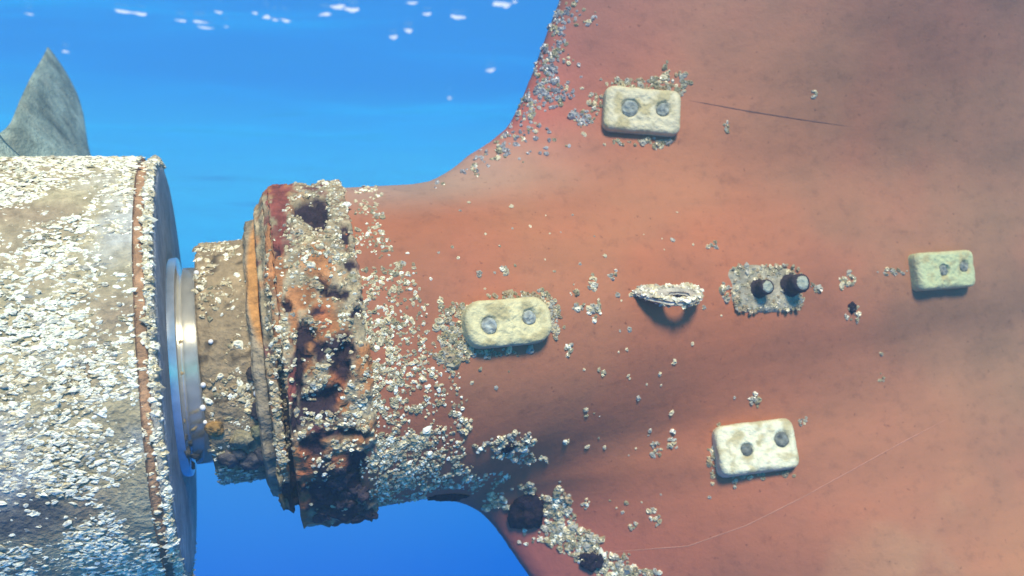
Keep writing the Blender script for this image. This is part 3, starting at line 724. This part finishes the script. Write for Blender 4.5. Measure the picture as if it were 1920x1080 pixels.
# ------------------------------------------------------------------ anodes
def span(mw, ax, px):
    """metres along local axis ax that cover px pixels in view"""
    p = mw.translation; d = mw.to_3x3().col[ax].normalized() * .01
    a, b = proj(p - d), proj(p + d); return px * .02 / math.hypot(a[0] - b[0], a[1] - b[1])
def anode(px, py, lx, ly, ang, label, corner, tone, holes, thick=.037, hole_dark=.5):
    h = cast(px, py); n = (h[1] + Vector((0, 0, 0))).normalized()
    mw = frame(h[0], n, ang)
    hx, hy = span(mw, 0, lx / 2), span(mw, 1, ly / 2)
    root = tag(empty('zinc_anode', mw), label, 'anode', 'zinc anodes bolted to the hull')
    nang, rings = 84, list(np.linspace(0, .80, 20)) + [.86, .91, .95, .975, .99, 1.0]
    rc = corner * hy; seed = px * .01
    vs, cl = [], []
    holes_m = [(a * hx, b * hy, r * hy) for a, b, r in holes]
    def bound(t):
        c, s = math.cos(t), math.sin(t); lo, hi = 0, 2 * max(hx, hy)
        for _ in range(26):
            m = (lo + hi) / 2; x, y = abs(m * c) - hx + rc, abs(m * s) - hy + rc
            d = math.hypot(max(x, 0), max(y, 0)) + min(max(x, y), 0) - rc
            lo, hi = (m, hi) if d < 0 else (lo, m)
        return lo
    bd = [bound(math.tau * i / nang) for i in range(nang)]
    for s in rings:
        for i in range(nang):
            t = math.tau * i / nang; r = bd[i] * s * (1 + .018 * nz((math.cos(t) * 2, math.sin(t) * 2, seed), 1.3)); x, y = r * math.cos(t), r * math.sin(t)
            e = bd[i] * (1 - s) / .016; e = min(1, e)
            z = thick * (.62 + .38 * math.sqrt(max(0, 1 - (1 - e) ** 2)))
            p = Vector((x, y, seed)); f = fbm(p, 28, 1); g = fbm(p, 70, 2)
            z += .0032 * f + .0024 * g
            c = np.array(tone) * (1 + .10 * g)
            k = np.clip((fbm(p, 26, 5) - .02) * 2.2, 0, .8); c = c * (1 - k) + np.array([.44, .36, .16]) * k
            k = np.clip(1 - e, 0, 1) * .6; c = c * (1 - k) + np.array([.50, .46, .26]) * k
            for (a, b, rr) in holes_m:
                d = math.hypot(x - a, y - b) / rr * (1 + .12 * nz(p, 60, 9)); k = float(np.clip((1.15 - d) / .35, 0, 1)); z -= .012 * k
                c = c * (1 - .5 * k) + np.array([.25, .28, .24]) * .5 * k
            vs.append((x, y, z)); cl.append(c)
    for z in (thick * .35, -.02):
        for i in range(nang):
            vs.append((bd[i] * 1.004 * math.cos(math.tau * i / nang), bd[i] * 1.004 * math.sin(math.tau * i / nang), z)); cl.append(np.array(tone) * .9)
    m = nang; fc = [(j * m + i, j * m + (i + 1) % m, (j + 1) * m + (i + 1) % m, (j + 1) * m + i) for j in range(len(rings) + 1) for i in range(m)]
    fc = [f[::-1] for f in fc]
    fc = [f[::-1] for f in fc]
    mesh('block', vs, fc, M_zinc, root, col=np.array(cl))
    for q, (a, b, rr) in enumerate(holes_m):
        vs, fc, cl = [], [], []
        prof = [(1.02, thick - .016), (.95, thick - .006), (.84, thick - .0035), (.66, thick - .002), (.48, thick - .003), (.26, thick - .002), (.0, thick - .003)]
        for (r, z) in prof:
            for i in range(18):
                t = math.tau * i / 18; k = 1 + .10 * nz((math.cos(t), math.sin(t), q + seed), 2.2)
                if r > .1 and r < .6: k *= 1 + .05 * (i % 3 == 0)
                p = Vector((a + r * rr * k * math.cos(t), b + r * rr * k * math.sin(t), z)); p.z += .0042 * nz(p, 130, 3) + .002 * nz(p, 260, 5); vs.append(p)
                cl.append(np.array([.30, .32, .27]) * hole_dark * 1.6 * (1 + .8 * nz(p, 80, 1)))
        fc = [(j * 18 + i, j * 18 + (i + 1) % 18, (j + 1) * 18 + (i + 1) % 18, (j + 1) * 18 + i) for j in range(len(prof) - 1) for i in range(18)]
        mesh('bolt', vs, fc, M_crust, root, col=np.array(cl))
    return root
anode(947, 606, 160, 88, 5, 'stained cream anode nearest the rusty ring, with two grey bolt heads', .80, (.70, .62, .32), [(-.48, -.08, .38), (.46, .12, .33)], hole_dark=.75)
anode(1201, 212, 142, 82, -5, 'cream anode high on the hull, tilted down to the right, topmost of four', .36, (.62, .55, .34), [(-.34, .02, .40), (.52, .08, .32)], hole_dark=.55)
anode(1413, 840, 148, 95, 7, 'whitest anode, low on the hull, with one dark and one grey bolt hole', .36, (.78, .75, .50), [(-.28, -.08, .26), (.64, .16, .32)], hole_dark=.35)
anode(1760, 508, 106, 70, 4, 'small greenish anode furthest from the propeller, on the right', .30, (.50, .54, .28), [(-.12, -.02, .30), (.62, .10, .30)], hole_dark=.45)

# ------------------------------------------------------------------ lug
h = cast(1248, 545); mw = frame(h[0], h[1], 3)
lug = tag(empty('lifting_lug', mw), 'barnacle-crusted lug with a hole, jutting out of the bossing', 'lug')
half = span(mw, 0, 62); tilt = math.radians(36)
vs, fc, cl = [], [], []
nA, nR = 48, 8
for sgn in (1, -1):
    for j in range(nR + 1):
        for i in range(nA):
            t = math.tau * i / nA; c, s = math.cos(t), math.sin(t)
            xo = half * c * (1.0 if s < 0 else (1 - .12 * s)); yo = (.085 * s if s > 0 else .02 * s)      # D outline, y = outwards
            xi, yi = .012 + .030 * c, .042 + .022 * s                                                     # the hole
            f = j / nR; x, y = xi + (xo - xi) * f, yi + (yo - yi) * f
            e = math.sin(math.pi * f) ** .35
            z = sgn * (.004 + .006 * e) + .004 * fbm((x, y, sgn), 40, 3)
            vs.append((x, z * math.cos(tilt) - y * math.sin(tilt), y * math.cos(tilt) + z * math.sin(tilt) + .004))
            cl.append(np.array([.52, .48, .38]) * (1 + .4 * fbm((x, y, sgn), 40, 7)))
m = nA; q0 = (nR + 1) * m
for j in range(nR):
    for i in range(m):
        a = (j * m + i, j * m + (i + 1) % m, (j + 1) * m + (i + 1) % m, (j + 1) * m + i); fc.append(a[::-1]); fc.append(tuple(q0 + k for k in a))
for i in range(m):
    k = (i + 1) % m; fc.append((i, q0 + i, q0 + k, k)); fc.append((nR * m + k, q0 + nR * m + k, q0 + nR * m + i, nR * m + i))
plate = mesh('plate', vs, fc, M_crust, lug, col=np.array(cl))
lb = BVHTree.FromPolygons([mw @ Vector(v) for v in vs], fc)
its = []
for _ in range(240):
    k = rng.integers(3 * nA, q0) + (q0 if rng.uniform() < .4 else 0); p = mw @ Vector(vs[k]); 
    up = (mw.to_3x3() @ Vector((0, math.cos(tilt), math.sin(tilt)))) * (1 if k < q0 else -.6) + Vector(rand_dir()) * .5
    its.append((p, up, rng.lognormal(math.log(.0048), .3), .7, rng.uniform(1, 1.6), rand_dir(), pick([WHITE, CREAM, GREY], [3, 3, 1])))
b_ = barnacle_mesh('barnacles', its, plate, mw); tag(b_, kind='stuff')

# ------------------------------------------------------------------ pad with two studs
h = cast(1437, 541); mw = frame(h[0], h[1], 1)
pad = tag(empty('stud_pad', mw), 'crusted anode seat with its block gone and two dark studs sticking out', 'stud pad')
hx, hy = span(mw, 0, 68), span(mw, 1, 44)
vs, fc, cl = [], [], []
n, nr_ = 60, 12
for j in range(nr_ + 1):
    for i in range(n):
        t = math.tau * i / n; c, s = math.cos(t), math.sin(t); q = (abs(c) ** 5 + abs(s) ** 5) ** (-1 / 5) * (1 + .07 * nz((c * 2, s * 2, 4), 1.6)); f = j / nr_
        if c > 0 and s > 0: q *= .93
        x, y = hx * q * c * f, hy * q * s * f
        z = .007 * (1 - f ** 8) - .004 * (f == 1) + .003 * fbm((x, y, 0), 45, 2)
        vs.append((x, y, z)); cl.append(np.array([.35, .31, .21]) * (1 + .5 * fbm((x, y, 1), 35, 6)))
for j in range(nr_):
    for i in range(n): fc.append((j * n + i, j * n + (i + 1) % n, (j + 1) * n + (i + 1) % n, (j + 1) * n + i)[::-1])
seat = mesh('seat', vs, [f[::-1] for f in fc], M_crust, pad, col=np.array(cl))
its = []
for _ in range(230):
    a = rng.uniform(0, math.tau); d = rng.uniform(.1, 1) ** .45; c, s = math.cos(a), math.sin(a); q = (abs(c) ** 5 + abs(s) ** 5) ** (-1 / 5)
    p = Vector((hx * q * c * d, hy * q * s * d, .006)); its.append((mw @ p, mw.to_3x3().col[2], rng.lognormal(math.log(.0045), .3), .55, 1.3, rand_dir(), pick([OLIVE, CREAM, GREY, TAN], [3, 2, 2, 3])))
tag(barnacle_mesh('barnacles', its, seat, mw), kind='stuff')
for (ax, ay, r, hgt) in ((-.26, -.02, .022, .050), (.62, .10, .027, .062)):
    c0 = Vector((ax * hx, ay * hy, 0)); vs, fc, cl = [], [], []
    prof = [(1.25, -.004), (1.2, .010), (1.0, .014), (.92, hgt * .6), (.98, hgt * .62), (.95, hgt * .95), (.72, hgt)]
    for (pr, z) in prof:
        for i in range(20):
            t = math.tau * i / 20; k = 1 + .06 * nz((math.cos(t), math.sin(t), z * 60), 2); vs.append(c0 + Vector((r * pr * k * math.cos(t), r * pr * k * math.sin(t), z)))
    fc = [(j * 20 + i, j * 20 + (i + 1) % 20, (j + 1) * 20 + (i + 1) % 20, (j + 1) * 20 + i) for j in range(len(prof) - 1) for i in range(20)]
    st = mesh('stud', vs, fc, M_stud, pad)
    vs = []; prof = [(.74, hgt - .001), (.62, hgt + .003), (.3, hgt + .004), (0, hgt + .001)]
    for (pr, z) in prof:
        for i in range(14):
            t = math.tau * i / 14; k = 1 + .14 * nz((math.cos(t), math.sin(t), ax), 2); vs.append(c0 + Vector((r * pr * k * math.cos(t), r * pr * k * math.sin(t), z)))
    fc = [(j * 14 + i, j * 14 + (i + 1) % 14, (j + 1) * 14 + (i + 1) % 14, (j + 1) * 14 + i) for j in range(3) for i in range(14)]
    mesh('stud_end', vs, fc, M_crust, st, col=np.tile([.36, .38, .28], (len(vs), 1)))

# ------------------------------------------------------------------ the water itself
bx = [(x, y, z) for z in (-3.2, 1.78) for y in (-2.5, 14) for x in (-9, 9)]
fcs = [(0, 2, 3, 1), (4, 5, 7, 6), (0, 1, 5, 4), (2, 6, 7, 3), (0, 4, 6, 2), (1, 3, 7, 5)]
mh = bpy.data.materials.new('haze'); mh.use_nodes = True; t_ = mh.node_tree; t_.nodes.clear()
o_ = t_.nodes.new('ShaderNodeOutputMaterial'); pv = t_.nodes.new('ShaderNodeVolumePrincipled')
pv.inputs['Color'].default_value = (.40, .72, .82, 1); pv.inputs['Density'].default_value = .056; pv.inputs['Anisotropy'].default_value = 0.2
t_.links.new(pv.outputs[0], o_.inputs['Volume'])
hz = mesh('haze', bx, fcs, mh, smooth=False); tag(hz, 'clear blue sea water haze all round', 'haze', kind='stuff')
